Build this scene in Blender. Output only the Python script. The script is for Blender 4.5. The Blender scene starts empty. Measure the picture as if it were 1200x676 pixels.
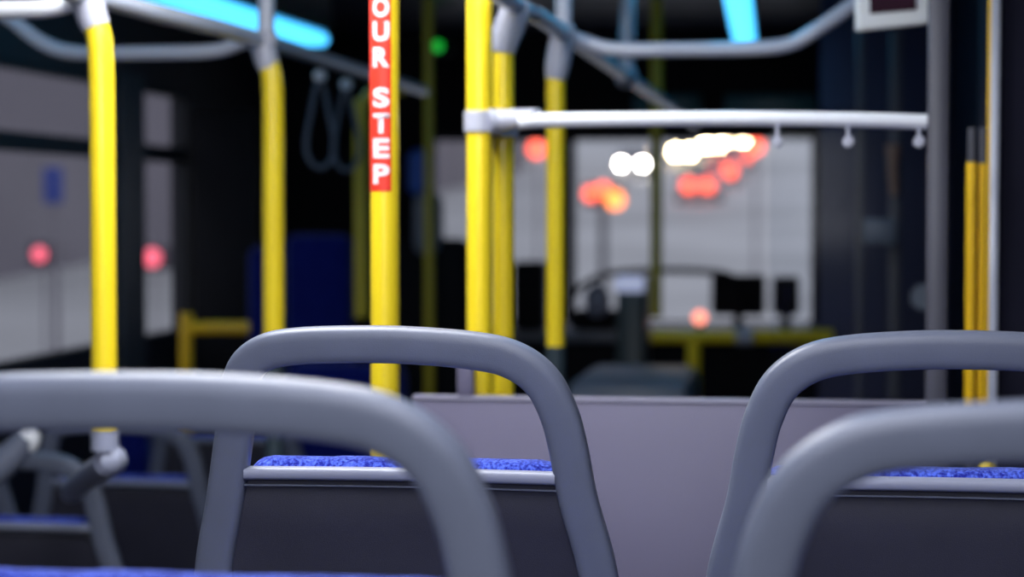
import bpy, bmesh, math, random
from mathutils import Vector, Matrix, noise
random.seed(7)
scene = bpy.context.scene
COL = scene.collection
PI = math.pi
R = math.radians

# ------------------------------------------------------------------ camera
F = 2400.0                                   # focal length in pixels of a 1200 px wide frame
CAMZ = 1.52
cam = bpy.data.cameras.new('camera')
cam.sensor_width = 36; cam.lens = 72
cam.clip_start = 0.05; cam.clip_end = 600
cam.dof.use_dof = True
cam.dof.focus_distance = 2.27
cam.dof.aperture_fstop = 3.0
cam.dof.aperture_blades = 7
cam.dof.aperture_rotation = R(12)
camo = bpy.data.objects.new('camera', cam); COL.objects.link(camo)
camo.location = (0, 0, CAMZ)
camo.rotation_euler = (R(90 - 2.22), 0, R(8.06))
scene.camera = camo
CM = camo.rotation_euler.to_matrix()
CP = Vector((0, 0, CAMZ))

# ------------------------------------------------------------------ world, exposure
scene.view_settings.view_transform = 'Standard'
scene.view_settings.look = 'None'
scene.view_settings.exposure = 0.0
scene.view_settings.gamma = 1.0
scene.view_settings.use_curve_mapping = False
scene.cycles.use_denoising = True
scene.cycles.sample_clamp_indirect = 4.0
w = bpy.data.worlds.new('dusk_sky'); scene.world = w; w.use_nodes = True
nt = w.node_tree; nt.nodes.clear()
tc = nt.nodes.new('ShaderNodeTexCoord'); sx = nt.nodes.new('ShaderNodeSeparateXYZ')
cr = nt.nodes.new('ShaderNodeValToRGB'); bg = nt.nodes.new('ShaderNodeBackground'); wo = nt.nodes.new('ShaderNodeOutputWorld')
nt.links.new(tc.outputs['Generated'], sx.inputs[0]); nt.links.new(sx.outputs['Z'], cr.inputs[0])
nt.links.new(cr.outputs[0], bg.inputs[0]); nt.links.new(bg.outputs[0], wo.inputs[0])
cr.color_ramp.elements[0].position = 0.0; cr.color_ramp.elements[0].color = (0.395, 0.405, 0.405, 1)
cr.color_ramp.elements[1].position = 0.5; cr.color_ramp.elements[1].color = (0.62, 0.65, 0.76, 1)
bg.inputs[1].default_value = 1.0


def lamp(name, loc, rot, sx_, sy_, power, col):
    l = bpy.data.lights.new(name, 'AREA'); l.shape = 'RECTANGLE'; l.size = sx_; l.size_y = sy_
    l.energy = power; l.color = col
    o = bpy.data.objects.new(name, l); COL.objects.link(o); o.location = loc; o.rotation_euler = rot
    return o


# the bus's own ceiling lights over the rear platform, above and behind the view
lamp('ceiling_lamp_rear', (-0.25, 0.6, 2.22), (0, 0, 0), 0.9, 2.6, 36, (0.90, 0.92, 1.0))
lamp('ceiling_lamp_step', (-0.75, 2.7, 2.22), (0, 0, 0), 0.7, 1.2, 34, (0.93, 0.95, 1.0))
lamp('ceiling_lamp_back_row', (-0.4, -1.3, 1.95), (R(62), 0, 0), 1.6, 0.5, 26, (0.86, 0.89, 1.0))


# ------------------------------------------------------------------ helpers
def ray(px, py):
    return CM @ Vector(((px - 600) / F, -(py - 338) / F, -1))


def at(px, py, D):
    return CP + ray(px, py) * D


def atY(px, py, Y):
    d = ray(px, py); return CP + d * (Y / d.y)


def atX(px, py, X):
    d = ray(px, py); return CP + d * (X / d.x)


def mat(name, col, rough=0.5, metal=0.0, spec=0.5, emit=None, estr=0.0, var=0.0, vscale=8.0, bump=0.0, bscale=200.0, coat=0.0):
    m = bpy.data.materials.new(name); m.use_nodes = True
    n = m.node_tree.nodes; l = m.node_tree.links; p = n['Principled BSDF']
    p.inputs['Base Color'].default_value = (*col, 1); p.inputs['Roughness'].default_value = rough
    p.inputs['Metallic'].default_value = metal; p.inputs['Specular IOR Level'].default_value = spec
    p.inputs['Coat Weight'].default_value = coat
    if emit:
        p.inputs['Emission Color'].default_value = (*emit, 1); p.inputs['Emission Strength'].default_value = estr
    t = n.new('ShaderNodeTexCoord')
    if var:
        nz = n.new('ShaderNodeTexNoise'); nz.inputs['Scale'].default_value = vscale; nz.inputs['Detail'].default_value = 4
        l.new(t.outputs['Object'], nz.inputs['Vector'])
        r = n.new('ShaderNodeValToRGB')
        r.color_ramp.elements[0].position = 0.3; r.color_ramp.elements[1].position = 0.7
        r.color_ramp.elements[0].color = (*[c * (1 - var) for c in col], 1)
        r.color_ramp.elements[1].color = (*[min(1, c * (1 + var)) for c in col], 1)
        l.new(nz.outputs[0], r.inputs[0]); l.new(r.outputs[0], p.inputs['Base Color'])
    if bump:
        nb = n.new('ShaderNodeTexNoise'); nb.inputs['Scale'].default_value = bscale; nb.inputs['Detail'].default_value = 3
        l.new(t.outputs['Object'], nb.inputs['Vector'])
        b = n.new('ShaderNodeBump'); b.inputs['Strength'].default_value = bump; b.inputs['Distance'].default_value = 0.002
        l.new(nb.outputs[0], b.inputs['Height']); l.new(b.outputs[0], p.inputs['Normal'])
    return m


def velour(name, dark, light, vs=260.0):
    m = bpy.data.materials.new(name); m.use_nodes = True
    n = m.node_tree.nodes; l = m.node_tree.links; p = n['Principled BSDF']
    p.inputs['Roughness'].default_value = 0.9; p.inputs['Specular IOR Level'].default_value = 0.1
    p.inputs['Sheen Weight'].default_value = 0.6; p.inputs['Sheen Roughness'].default_value = 0.4
    p.inputs['Sheen Tint'].default_value = (0.45, 0.55, 1, 1)
    t = n.new('ShaderNodeTexCoord'); mp = n.new('ShaderNodeMapping'); mp.inputs['Scale'].default_value = (1.0, 1.0, 0.6)
    l.new(t.outputs['Object'], mp.inputs[0])
    n1 = n.new('ShaderNodeTexNoise'); n1.inputs['Scale'].default_value = vs; n1.inputs['Detail'].default_value = 3
    n2 = n.new('ShaderNodeTexNoise'); n2.inputs['Scale'].default_value = 38; n2.inputs['Detail'].default_value = 2
    l.new(mp.outputs[0], n1.inputs['Vector']); l.new(t.outputs['Object'], n2.inputs['Vector'])
    mx = n.new('ShaderNodeMath'); mx.operation = 'MULTIPLY_ADD'; mx.inputs[1].default_value = 0.45
    l.new(n2.outputs[0], mx.inputs[0]); l.new(n1.outputs[0], mx.inputs[2])
    r = n.new('ShaderNodeValToRGB'); r.color_ramp.elements[0].position = 0.62; r.color_ramp.elements[1].position = 0.90
    r.color_ramp.elements[0].color = (*dark, 1); r.color_ramp.elements[1].color = (*light, 1)
    l.new(mx.outputs[0], r.inputs[0]); l.new(r.outputs[0], p.inputs['Base Color'])
    b = n.new('ShaderNodeBump'); b.inputs['Strength'].default_value = 0.8; b.inputs['Distance'].default_value = 0.003
    l.new(n1.outputs[0], b.inputs['Height']); l.new(b.outputs[0], p.inputs['Normal'])
    return m


def glass(name, tint=(1, 1, 1), gloss=0.012, rough=0.22):
    m = bpy.data.materials.new(name); m.use_nodes = True
    n = m.node_tree.nodes; l = m.node_tree.links; n.clear()
    o = n.new('ShaderNodeOutputMaterial'); mx = n.new('ShaderNodeMixShader')
    tr = n.new('ShaderNodeBsdfTransparent'); tr.inputs[0].default_value = (*tint, 1)
    g = n.new('ShaderNodeBsdfGlossy'); g.inputs['Roughness'].default_value = rough
    fr = n.new('ShaderNodeFresnel'); fr.inputs[0].default_value = 1.45
    mu = n.new('ShaderNodeMath'); mu.operation = 'MULTIPLY'; mu.inputs[1].default_value = gloss / 0.04
    ge = n.new('ShaderNodeNewGeometry'); sb = n.new('ShaderNodeMath'); sb.operation = 'SUBTRACT'; sb.inputs[0].default_value = 1
    l.new(ge.outputs['Backfacing'], sb.inputs[1]); m2 = n.new('ShaderNodeMath'); m2.operation = 'MULTIPLY'   # one reflection per pane, at the face the ray enters
    l.new(fr.outputs[0], mu.inputs[0]); l.new(mu.outputs[0], m2.inputs[0]); l.new(sb.outputs[0], m2.inputs[1]); l.new(m2.outputs[0], mx.inputs[0])
    l.new(tr.outputs[0], mx.inputs[1]); l.new(g.outputs[0], mx.inputs[2]); l.new(mx.outputs[0], o.inputs[0])
    return m


M = dict(
    handle=mat('grey_moulded_plastic', (0.142, 0.160, 0.220), 0.38, bump=0.12, bscale=900, var=0.04, vscale=20),
    trim=mat('pale_grey_plastic', (0.30, 0.32, 0.42), 0.4, bump=0.1, bscale=700),
    shell=mat('charcoal_plastic', (0.028, 0.028, 0.044), 0.5, bump=0.25, bscale=1200, var=0.12, vscale=14),
    pad=velour('blue_velour', (0.008, 0.013, 0.25), (0.10, 0.17, 0.80)),
    pad_dark=velour('navy_velour', (0.004, 0.010, 0.14), (0.010, 0.020, 0.22)),
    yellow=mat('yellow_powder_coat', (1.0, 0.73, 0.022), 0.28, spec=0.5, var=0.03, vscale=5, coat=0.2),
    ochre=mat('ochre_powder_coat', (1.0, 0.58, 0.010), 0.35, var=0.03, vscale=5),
    olive=mat('shaded_yellow_coat', (0.55, 0.44, 0.02), 0.4, var=0.08, vscale=6),  # yellow coat darkened to paint in the weak light at the front
    rail=mat('silver_grey_enamel', (0.50, 0.53, 0.62), 0.22, spec=0.7, var=0.03, vscale=9, coat=0.3),
    white_rail=mat('glare_whitened_enamel', (0.84, 0.86, 0.90), 0.25, spec=0.6, var=0.02, vscale=9),  # whiter than the grey rails, to put lamp glare into the colour
    clamp=mat('cast_grey_fitting', (0.44, 0.45, 0.53), 0.35, var=0.05, vscale=30, bump=0.1, bscale=400),
    partition=mat('lavender_grey_laminate', (0.165, 0.154, 0.232), 0.45, var=0.05, vscale=3, bump=0.05, bscale=500),
    cap=mat('light_edge_trim', (0.27, 0.26, 0.34), 0.35, var=0.03),
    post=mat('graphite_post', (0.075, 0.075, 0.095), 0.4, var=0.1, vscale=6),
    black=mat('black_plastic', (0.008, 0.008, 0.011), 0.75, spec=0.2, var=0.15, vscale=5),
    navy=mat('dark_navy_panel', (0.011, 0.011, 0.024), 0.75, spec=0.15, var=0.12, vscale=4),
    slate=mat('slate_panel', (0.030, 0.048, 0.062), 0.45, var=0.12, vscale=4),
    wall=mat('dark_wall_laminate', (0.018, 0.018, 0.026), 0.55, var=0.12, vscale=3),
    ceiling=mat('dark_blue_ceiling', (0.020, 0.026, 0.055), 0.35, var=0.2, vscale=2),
    floor=mat('speckled_vinyl_floor', (0.045, 0.045, 0.055), 0.5, var=0.4, vscale=160),
    teal=mat('teal_reflection_header', (0.012, 0.12, 0.15), 0.35, var=0.15, vscale=3),
    led=mat('cyan_light_strip', (0.2, 0.6, 0.7), 0.4, emit=(0.05, 0.38, 0.74), estr=3.2),
    red=mat('red_vinyl', (0.86, 0.045, 0.022), 0.45, var=0.03),
    white=mat('white_vinyl', (0.88, 0.86, 0.86), 0.5, var=0.02),
    frame=mat('white_screen_bezel', (0.88, 0.89, 0.88), 0.35, var=0.02),
    screen=mat('dark_plum_screen', (0.035, 0.012, 0.022), 0.2, var=0.3, vscale=6),
    ridge=mat('rubber_gasket', (0.02, 0.02, 0.025), 0.7, var=0.1),
    glass=glass('clear_glass', (0.95, 0.96, 0.97)),
    tint=glass('tinted_window_glass', (0.92, 0.92, 0.95), 0.02),
    asphalt=mat('damp_asphalt', (0.62, 0.63, 0.60), 0.6, var=0.22, vscale=0.12),
    facade=mat('plaster_facade', (0.255, 0.235, 0.265), 0.8, var=0.10, vscale=0.25),
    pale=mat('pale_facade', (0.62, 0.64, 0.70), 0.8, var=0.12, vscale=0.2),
    carp=mat('silver_car_paint', (0.45, 0.46, 0.50), 0.3, metal=0.4, var=0.03),
    tyre=mat('tyre_rubber', (0.02, 0.02, 0.02), 0.8, var=0.1),
    carglass=mat('dark_car_glass', (0.10, 0.11, 0.13), 0.1, var=0.05),
    sign=mat('blue_sign', (0.012, 0.045, 0.34), 0.5, var=0.05),
    dash=mat('grey_dashboard', (0.22, 0.25, 0.31), 0.4, var=0.1, vscale=4),
    green_box=mat('dark_green_metal', (0.015, 0.04, 0.045), 0.4, var=0.1),
    disp=mat('lit_display', (0.5, 0.55, 0.7), 0.3, emit=(0.52, 0.58, 0.85), estr=0.55),
    strap=mat('grey_strap_webbing', (0.10, 0.125, 0.17), 0.55, var=0.1, vscale=40),
    tan=mat('tan_grip', (0.42, 0.24, 0.17), 0.5, var=0.1, vscale=30),
    jacket=mat('blue_headrest_cover', (0.05, 0.13, 0.50), 0.7, var=0.25, vscale=12),
)


def emis(name, col, s):
    return mat(name, (0.5, 0.5, 0.5), 0.5, emit=col, estr=s)


E_WHITE = emis('headlight_glow', (1.0, 0.93, 0.80), 60)
E_WARM = emis('warm_headlight_glow', (1.0, 0.78, 0.42), 50)
E_RED = emis('red_lamp_glow', (1.0, 0.070, 0.004), 4.5)
E_ORANGE = emis('orange_lamp_glow', (1.0, 0.22, 0.003), 4.5)
E_PINK = emis('crimson_lamp_glow', (0.85, 0.05, 0.10), 2.2)
E_GREEN = emis('green_indicator_glow', (0.0, 0.22, 0.01), 2.2)


def link(name, bm, m, parent=None, smooth=True, loc=None):
    me = bpy.data.meshes.new(name); bmesh.ops.recalc_face_normals(bm, faces=bm.faces)
    bm.to_mesh(me); bm.free()
    if smooth:
        for p in me.polygons: p.use_smooth = True
    o = bpy.data.objects.new(name, me); COL.objects.link(o)
    me.materials.append(m)
    if smooth:
        try:
            me.set_sharp_from_angle(angle=R(40))
        except Exception:
            pass
    if parent: o.parent = parent
    if loc is not None: o.location = loc
    return o


def thing(name, label, cat, loc=(0, 0, 0), rotz=0, group=None):
    o = bpy.data.objects.new(name, None); COL.objects.link(o); o.empty_display_size = 0.05
    o.location = loc; o.rotation_euler = (0, 0, rotz); o['label'] = label; o['category'] = cat
    if group: o['group'] = group
    return o


def tag(o, label, cat, group=None):
    o['label'] = label; o['category'] = cat
    if group: o['group'] = group
    return o


def struct(name, bm, m, smooth=False, kind='structure', label=None):
    o = link(name, bm, m, None, smooth); o['kind'] = kind
    if label: o['label'] = label
    return o


def setp(o, parent):
    """parent keeping geometry written in world space"""
    o.parent = parent
    o.matrix_parent_inverse = Matrix.Translation(parent.location).inverted()
    return o


def box(bm, c, s, rot=None, bev=0.0, seg=2):
    t = bmesh.new(); bmesh.ops.create_cube(t, size=1)
    for v in t.verts: v.co = Vector((v.co.x * s[0], v.co.y * s[1], v.co.z * s[2]))
    if bev: bmesh.ops.bevel(t, geom=list(t.edges), offset=bev, segments=seg, profile=0.5, affect='EDGES')
    mt = Matrix.Translation(Vector(c)) @ (rot.to_4x4() if rot is not None else Matrix())
    t.transform(mt); me = bpy.data.meshes.new('t'); t.to_mesh(me); t.free(); bm.from_mesh(me); bpy.data.meshes.remove(me)
    return bm


def catmull(pts, k=8):
    P = [Vector(p) for p in pts]; out = []
    for i in range(len(P) - 1):
        p0 = P[i - 1] if i else P[0] * 2 - P[1]; p1 = P[i]; p2 = P[i + 1]
        p3 = P[i + 2] if i + 2 < len(P) else P[-1] * 2 - P[-2]
        for j in range(k):
            t = j / k
            out.append(0.5 * ((2 * p1) + (-p0 + p2) * t + (2 * p0 - 5 * p1 + 4 * p2 - p3) * t * t + (-p0 + 3 * p1 - 3 * p2 + p3) * t ** 3))
    out.append(P[-1]); return out


def sweep(bm, pts, rw, rd=None, n=20, ref=None, exp=2.0, smooth=8, caps=True):
    """tube along pts; rw = half width in the plane (number or per point fn(t)), rd = half depth along ref"""
    path = catmull(pts, smooth) if smooth else [Vector(p) for p in pts]
    rd = rd if rd is not None else rw
    rings = []; prev = None
    for i, p in enumerate(path):
        tg = (path[min(i + 1, len(path) - 1)] - path[max(i - 1, 0)]).normalized()
        if ref is not None: b = Vector(ref)
        elif prev is not None: b = prev
        else: b = Vector((0, 1, 0)) if abs(tg.y) < 0.9 else Vector((0, 0, 1))
        b = (b - tg * b.dot(tg)).normalized(); prev = b; a = tg.cross(b)
        t = i / (len(path) - 1)
        w_ = rw(t) if callable(rw) else rw; d_ = rd(t) if callable(rd) else rd
        ring = []
        for k in range(n):
            th = 2 * PI * k / n; c, s = math.cos(th), math.sin(th)
            c = math.copysign(abs(c) ** (2 / exp), c); s = math.copysign(abs(s) ** (2 / exp), s)
            ring.append(bm.verts.new(p + a * (c * w_) + b * (s * d_)))
        rings.append(ring)
    for r0, r1 in zip(rings, rings[1:]):
        for k in range(n): bm.faces.new((r0[k], r0[(k + 1) % n], r1[(k + 1) % n], r1[k]))
    if caps: bm.faces.new(rings[0][::-1]); bm.faces.new(rings[-1])
    return bm


def tube(bm, pts, r, n=18, smooth=0, exp=2.0): return sweep(bm, pts, r, None, n, None, exp, smooth)


def ball(bm, c, r, sc=(1, 1, 1), u=20, v=12):
    t = bmesh.new(); bmesh.ops.create_uvsphere(t, u_segments=u, v_segments=v, radius=r)
    for q in t.verts: q.co = Vector((q.co.x * sc[0], q.co.y * sc[1], q.co.z * sc[2])) + Vector(c)
    me = bpy.data.meshes.new('t'); t.to_mesh(me); t.free(); bm.from_mesh(me); bpy.data.meshes.remove(me)
    return bm


def disc(bm, c, axis, r, h, n=24, bev=0.0):
    t = bmesh.new(); bmesh.ops.create_cone(t, cap_ends=True, segments=n, radius1=r, radius2=r, depth=h)
    if bev:
        bmesh.ops.bevel(t, geom=[e for e in t.edges if abs(e.verts[0].co.z - e.verts[1].co.z) < 1e-6], offset=bev, segments=2, affect='EDGES')
    q = Vector((0, 0, 1)).rotation_difference(Vector(axis)).to_matrix().to_4x4()
    t.transform(Matrix.Translation(Vector(c)) @ q); me = bpy.data.meshes.new('t'); t.to_mesh(me); t.free(); bm.from_mesh(me); bpy.data.meshes.remove(me)
    return bm


def B(): return bmesh.new()


def bxm(x0, x1, y0, y1, z0, z1, bev=0.0):
    return box(B(), ((x0 + x1) / 2, (y0 + y1) / 2, (z0 + z1) / 2), (abs(x1 - x0), abs(y1 - y0), abs(z1 - z0)), bev=bev)


# ------------------------------------------------------------------ the setting: bus body
XL, XR, YB, YF = -2.40, 0.52, -1.7, 9.15
ZP, ZL, ZC = 0.35, -0.05, 2.30            # rear platform, low floor, ceiling
SILL, WTOP, DIV = 1.02, 1.985, 1.73
YPART = 3.30
struct('floor', bxm(XL - 0.1, XR + 0.1, YPART + 0.02, YF + 0.1, ZL - 0.1, ZL), M['floor'])
struct('floor_platform', bxm(XL - 0.1, XR + 0.1, YB - 0.1, YPART + 0.02, ZL - 0.1, ZP), M['floor'])
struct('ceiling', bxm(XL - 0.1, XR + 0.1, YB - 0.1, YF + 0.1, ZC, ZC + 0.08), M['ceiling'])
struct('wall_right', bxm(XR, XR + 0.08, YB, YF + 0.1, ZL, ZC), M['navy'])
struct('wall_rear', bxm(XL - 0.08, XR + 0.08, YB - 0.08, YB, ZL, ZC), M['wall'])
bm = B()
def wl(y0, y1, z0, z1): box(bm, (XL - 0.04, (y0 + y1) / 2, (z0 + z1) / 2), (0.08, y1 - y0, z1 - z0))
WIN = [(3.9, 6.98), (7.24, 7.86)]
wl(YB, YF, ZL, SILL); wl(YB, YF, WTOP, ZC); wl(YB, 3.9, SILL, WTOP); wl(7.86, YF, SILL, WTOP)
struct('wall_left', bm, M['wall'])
struct('wall_left_pillar', bxm(XL - 0.08, XL + 0.02, 6.98, 7.24, SILL - 0.35, WTOP + 0.02), M['slate'])
for k, (y0, y1) in enumerate(WIN):
    e = bpy.data.objects.new('window_%d' % (k + 1), None); COL.objects.link(e); e['kind'] = 'structure'
    bm = B()
    for (a, b_, c, d) in ((y0, y1, SILL, SILL + 0.03), (y0, y1, WTOP - 0.03, WTOP), (y0, y0 + 0.03, SILL, WTOP), (y1 - 0.03, y1, SILL, WTOP), (y0, y1, DIV - 0.03, DIV + 0.03)):
        box(bm, (XL - 0.03, (a + b_) / 2, (c + d) / 2), (0.05, b_ - a, d - c))
    link('window_frame', bm, M['ridge'], e, False)
    link('window_pane', bxm(XL - 0.045, XL - 0.04, y0 + 0.01, y1 - 0.01, SILL + 0.01, WTOP - 0.01), M['tint'], e, False)

# front end with the windscreen
wx0 = atY(503, 300, YF).x; wx1 = atY(957, 300, YF).x
wz1 = atY(700, 156, YF).z; wz0 = atY(700, 384, YF).z
wm = atY(667, 300, YF).x
bm = B()
def wf(x0, x1, z0, z1): box(bm, ((x0 + x1) / 2, YF + 0.04, (z0 + z1) / 2), (x1 - x0, 0.08, z1 - z0))
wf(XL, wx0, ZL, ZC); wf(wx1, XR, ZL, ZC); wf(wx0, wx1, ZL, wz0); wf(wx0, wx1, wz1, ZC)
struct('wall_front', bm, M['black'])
e = bpy.data.objects.new('window_windscreen', None); COL.objects.link(e); e['kind'] = 'structure'
bm = B(); box(bm, (wm, YF + 0.03, (wz0 + wz1) / 2), (0.05, 0.05, wz1 - wz0))
for (x0, x1, z0, z1) in ((wx0, wx1, wz0, wz0 + 0.03), (wx0, wx1, wz1 - 0.03, wz1), (wx0, wx0 + 0.025, wz0, wz1), (wx1 - 0.025, wx1, wz0, wz1)):
    box(bm, ((x0 + x1) / 2, YF + 0.03, (z0 + z1) / 2), (x1 - x0, 0.05, z1 - z0))
link('window_frame', bm, M['ridge'], e, False)
link('window_pane', bxm(wx0, wx1, YF + 0.04, YF + 0.046, wz0, wz1), M['tint'], e, False)

# header panels over the windscreen; a dim teal reflection is put into their colour
for k, (a, b_) in enumerate(((742, 822), (850, 957))):
    p0 = atY(a, 134, YF - 0.05); p1 = atY(b_, 110, YF - 0.05)
    tag(link('roller_blind', bxm(p0.x, p1.x, YF - 0.07, YF - 0.03, p0.z, p1.z, 0.008), M['teal'], None),
        ('rolled sun blind with a dim teal reflection painted on, over the middle of the windscreen', 'rolled sun blind with a dim teal reflection painted on, over the right end of the windscreen')[k], 'blind', 'sun blinds above the windscreen')

# ------------------------------------------------------------------ partition with rail, glass and post
x0 = atY(484, 470, YPART).x; x1 = atY(1110, 470, YPART).x; zt = atY(680, 465, YPART).z
t = thing('partition', 'lavender grey panel behind the rear seats with pale top edge', 'partition', (x0, YPART, ZP))
setp(link('panel', bxm(x0, x1, YPART - 0.012, YPART + 0.012, ZP, zt - 0.008, 0.002), M['partition'], None), t)
setp(link('top_edge', bxm(x0, x1, YPART - 0.014, YPART + 0.014, zt - 0.008, zt, 0.003), M['cap'], None), t)
pa = atY(537, 450, YPART); pb = atY(556, 450, YPART)
setp(link('bracket', bxm(pa.x, pb.x, YPART - 0.014, YPART + 0.014, zt - 0.002, zt + 0.085, 0.004), M['partition'], None), t)

xpost = atY(1098, 300, YPART).x
t2 = thing('stanchion', 'dark grey square post at the right end of the partition rail', 'post', (xpost, YPART, ZP))
setp(link('post', bxm(xpost - 0.016, xpost + 0.016, YPART - 0.02, YPART + 0.02, ZP, ZC - 0.005, 0.005), M['post'], None), t2)
setp(link('flange', disc(B(), (xpost, YPART, ZP + 0.006), (0, 0, 1), 0.045, 0.012, bev=0.003), M['post'], None), t2)

# glass pane hung below the rail
xg0 = atY(903, 300, YPART).x; xg1 = xpost - 0.018; zr = atY(800, 140, YPART).z
g = thing('glass_screen', 'clear glass screen between the white rail and the grey partition', 'glass screen', ((xg0 + xg1) / 2, YPART, zt))
setp(link('pane', bxm(xg0, xg1, YPART - 0.004, YPART + 0.004, zt + 0.001, zr - 0.018, 0.0015), M['glass'], None), g)
for px in (911, 994, 1077):
    c = atY(px, 166, YPART); b2 = B(); disc(b2, (c.x, YPART - 0.009, c.z), (0, 1, 0), 0.009, 0.010, bev=0.003)
    disc(b2, (c.x, YPART + 0.009, c.z), (0, 1, 0), 0.009, 0.010, bev=0.003)
    box(b2, (c.x, YPART, (c.z + zr) / 2 + 0.004), (0.006, 0.016, zr - c.z - 0.006), bev=0.002)
    setp(link('clamp', b2, M['clamp'], None), g)


# ------------------------------------------------------------------ seats
SEATH = 1.02                                # centre of the grab bar above the seat's floor
PATH0 = [(-.232, -.62), (-.232, -.50), (-.231, -.36), (-.222, -.257), (-.2075, -.186), (-.1975, -.1295), (-.1895, -.0825), (-.185, -.0495), (-.173, -.0233), (-.150, -.0085),
        (-.115, -.0025), (-.064, 0), (.002, 0), (.0767, -.005), (.1235, -.0147), (.157, -.038), (.176, -.0745), (.1865, -.116), (.1965, -.1725),
        (.217, -.253), (.229, -.36), (.231, -.50), (.231, -.62)]


def seat_parts(root, mir=1, pad=None, wide=0.0):
    """local frame: x across, +y forwards, z up from the floor; the seat is seen from behind"""
    lean = 0.12
    Y = lambda z: -z * lean
    PATH = [(x - wide * min(1, max(0, (0.02 - x) / 0.12)), z) for x, z in PATH0]
    pth = [(x * mir, Y(z), z + SEATH) for x, z in PATH]
    if mir < 0: pth = pth[::-1]
    def wd(t):
        return 0.0218 - 0.0014 * math.sin(t * PI) ** 3
    h = sweep(B(), pth, wd, 0.0165, n=36, ref=(0, 1, lean), exp=3.6, smooth=7)
    link('grab_handle', h, M['handle'], root)
    # edges of the legs at a height
    def legx(z):
        L = [p for p in PATH if p[0] < -0.15 and p[1] <= 0]; L.sort(key=lambda q: q[1])
        Rr = [p for p in PATH if p[0] > 0.12]; Rr.sort(key=lambda q: q[1])
        def ip(A):
            for a, b_ in zip(A, A[1:]):
                if a[1] <= z <= b_[1]:
                    u = (z - a[1]) / (b_[1] - a[1]); return a[0] + (b_[0] - a[0]) * u
            return A[0][0]
        l_, r_ = ip(L), ip(Rr)
        return (l_, r_) if mir > 0 else (-r_, -l_)
    # back shell: curved plate between the legs
    nx, nz = 28, 22; bm = B(); fr = []; bk = []
    for j in range(nz + 1):
        z = -0.1555 - j / nz * 0.43; a, b_ = legx(z); a += 0.012; b_ -= 0.012
        r1 = []; r2 = []
        for i in range(nx + 1):
            u = i / nx; x = a + (b_ - a) * u; s = 1 - (2 * u - 1) ** 2
            y = Y(z) - 0.004 + 0.010 * s + 0.006 * max(0, 1 - j / 1.5)
            r1.append(bm.verts.new((x, y, z + SEATH))); r2.append(bm.verts.new((x, y + 0.009, z + SEATH)))
        fr.append(r1); bk.append(r2)
    for j in range(nz):
        for i in range(nx):
            bm.faces.new((fr[j][i], fr[j + 1][i], fr[j + 1][i + 1], fr[j][i + 1]))
            bm.faces.new((bk[j][i], bk[j][i + 1], bk[j + 1][i + 1], bk[j + 1][i]))
    for i in range(nx):
        bm.faces.new((fr[0][i], fr[0][i + 1], bk[0][i + 1], bk[0][i])); bm.faces.new((fr[nz][i], bk[nz][i], bk[nz][i + 1], fr[nz][i + 1]))
    for j in range(nz):
        bm.faces.new((fr[j][0], bk[j][0], bk[j + 1][0], fr[j + 1][0])); bm.faces.new((fr[j][nx], fr[j + 1][nx], bk[j + 1][nx], bk[j][nx]))
    shell = link('back_shell', bm, M['shell'], root)
    # pale lip along the top of the shell + the thin moulding line under it
    a, b_ = legx(-0.150); a += 0.0192; b_ -= 0.0192
    N = 14
    lp = [(a + (b_ - a) * i / N, Y(-.150) - 0.002 + 0.010 * (1 - (2 * i / N - 1) ** 2), SEATH - 0.1475) for i in range(N + 1)]
    link('top_lip', sweep(B(), lp, 0.0072, 0.013, n=20, ref=(0, 1, 0), exp=3.2, smooth=2), M['trim'], root)
    lp = [(q[0], q[1] - 0.004, SEATH - 0.1610) for q in lp]
    link('moulding_line', sweep(B(), lp, 0.0011, 0.0035, n=10, ref=(0, 1, 0), smooth=2), M['handle'], shell)
    # back cushion
    a, b_ = legx(-0.15); a += 0.0208; b_ -= 0.0208
    wdt = b_ - a; cx = (a + b_) / 2
    bm = B(); box(bm, (0, 0, 0), (wdt + .022, 0.046, 0.43), bev=0.0195, seg=6)
    bmesh.ops.subdivide_edges(bm, edges=[e for e in bm.edges if e.calc_length() > 0.05], cuts=24, use_grid_fill=True)
    rm = Matrix.Rotation(math.atan(lean), 4, 'X')
    for v in bm.verts:
        k = noise.noise(v.co * 9) * 0.0022 + noise.noise(v.co * 60) * 0.0007
        ed = max(0, (abs(v.co.x) / (wdt / 2) - 0.86) / 0.14)
        if v.co.z > 0: v.co.z -= ed * ed * 0.007
        v.co += v.normal * k if v.normal.length else Vector()
    bm.transform(Matrix.Translation((cx, Y(-0.335) + 0.040, SEATH - 0.1315 - 0.215)) @ rm)
    cushion = link('back_cushion', bm, pad or M['pad'], root)
    # seat cushion and support
    bm = B(); box(bm, (0, 0.30, 0.455), (0.41, 0.43, 0.07), bev=0.03, seg=5); link('seat_cushion', bm, pad or M['pad'], root)
    bm = B(); box(bm, (0, 0.29, 0.405), (0.43, 0.46, 0.035), bev=0.012, seg=3)
    for s in (-1, 1): tube(bm, [(s * .225, Y(-.56), SEATH - .60), (s * .20, 0.16, 0.41)], 0.014)
    link('seat_frame', bm, M['shell'], root)
    bm = B(); box(bm, (0, 0.26, 0.20), (0.10, 0.14, 0.39), bev=0.02, seg=3); box(bm, (0, 0.26, 0.011), (0.26, 0.30, 0.022), bev=0.006)
    link('pedestal', bm, M['post'], root)


def copy_tree(o, parent=None):
    c = o.copy(); COL.objects.link(c)
    if parent: c.parent = parent
    for ch in [q for q in scene.objects if q.parent == o]:
        copy_tree(ch, c)
    return c


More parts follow.
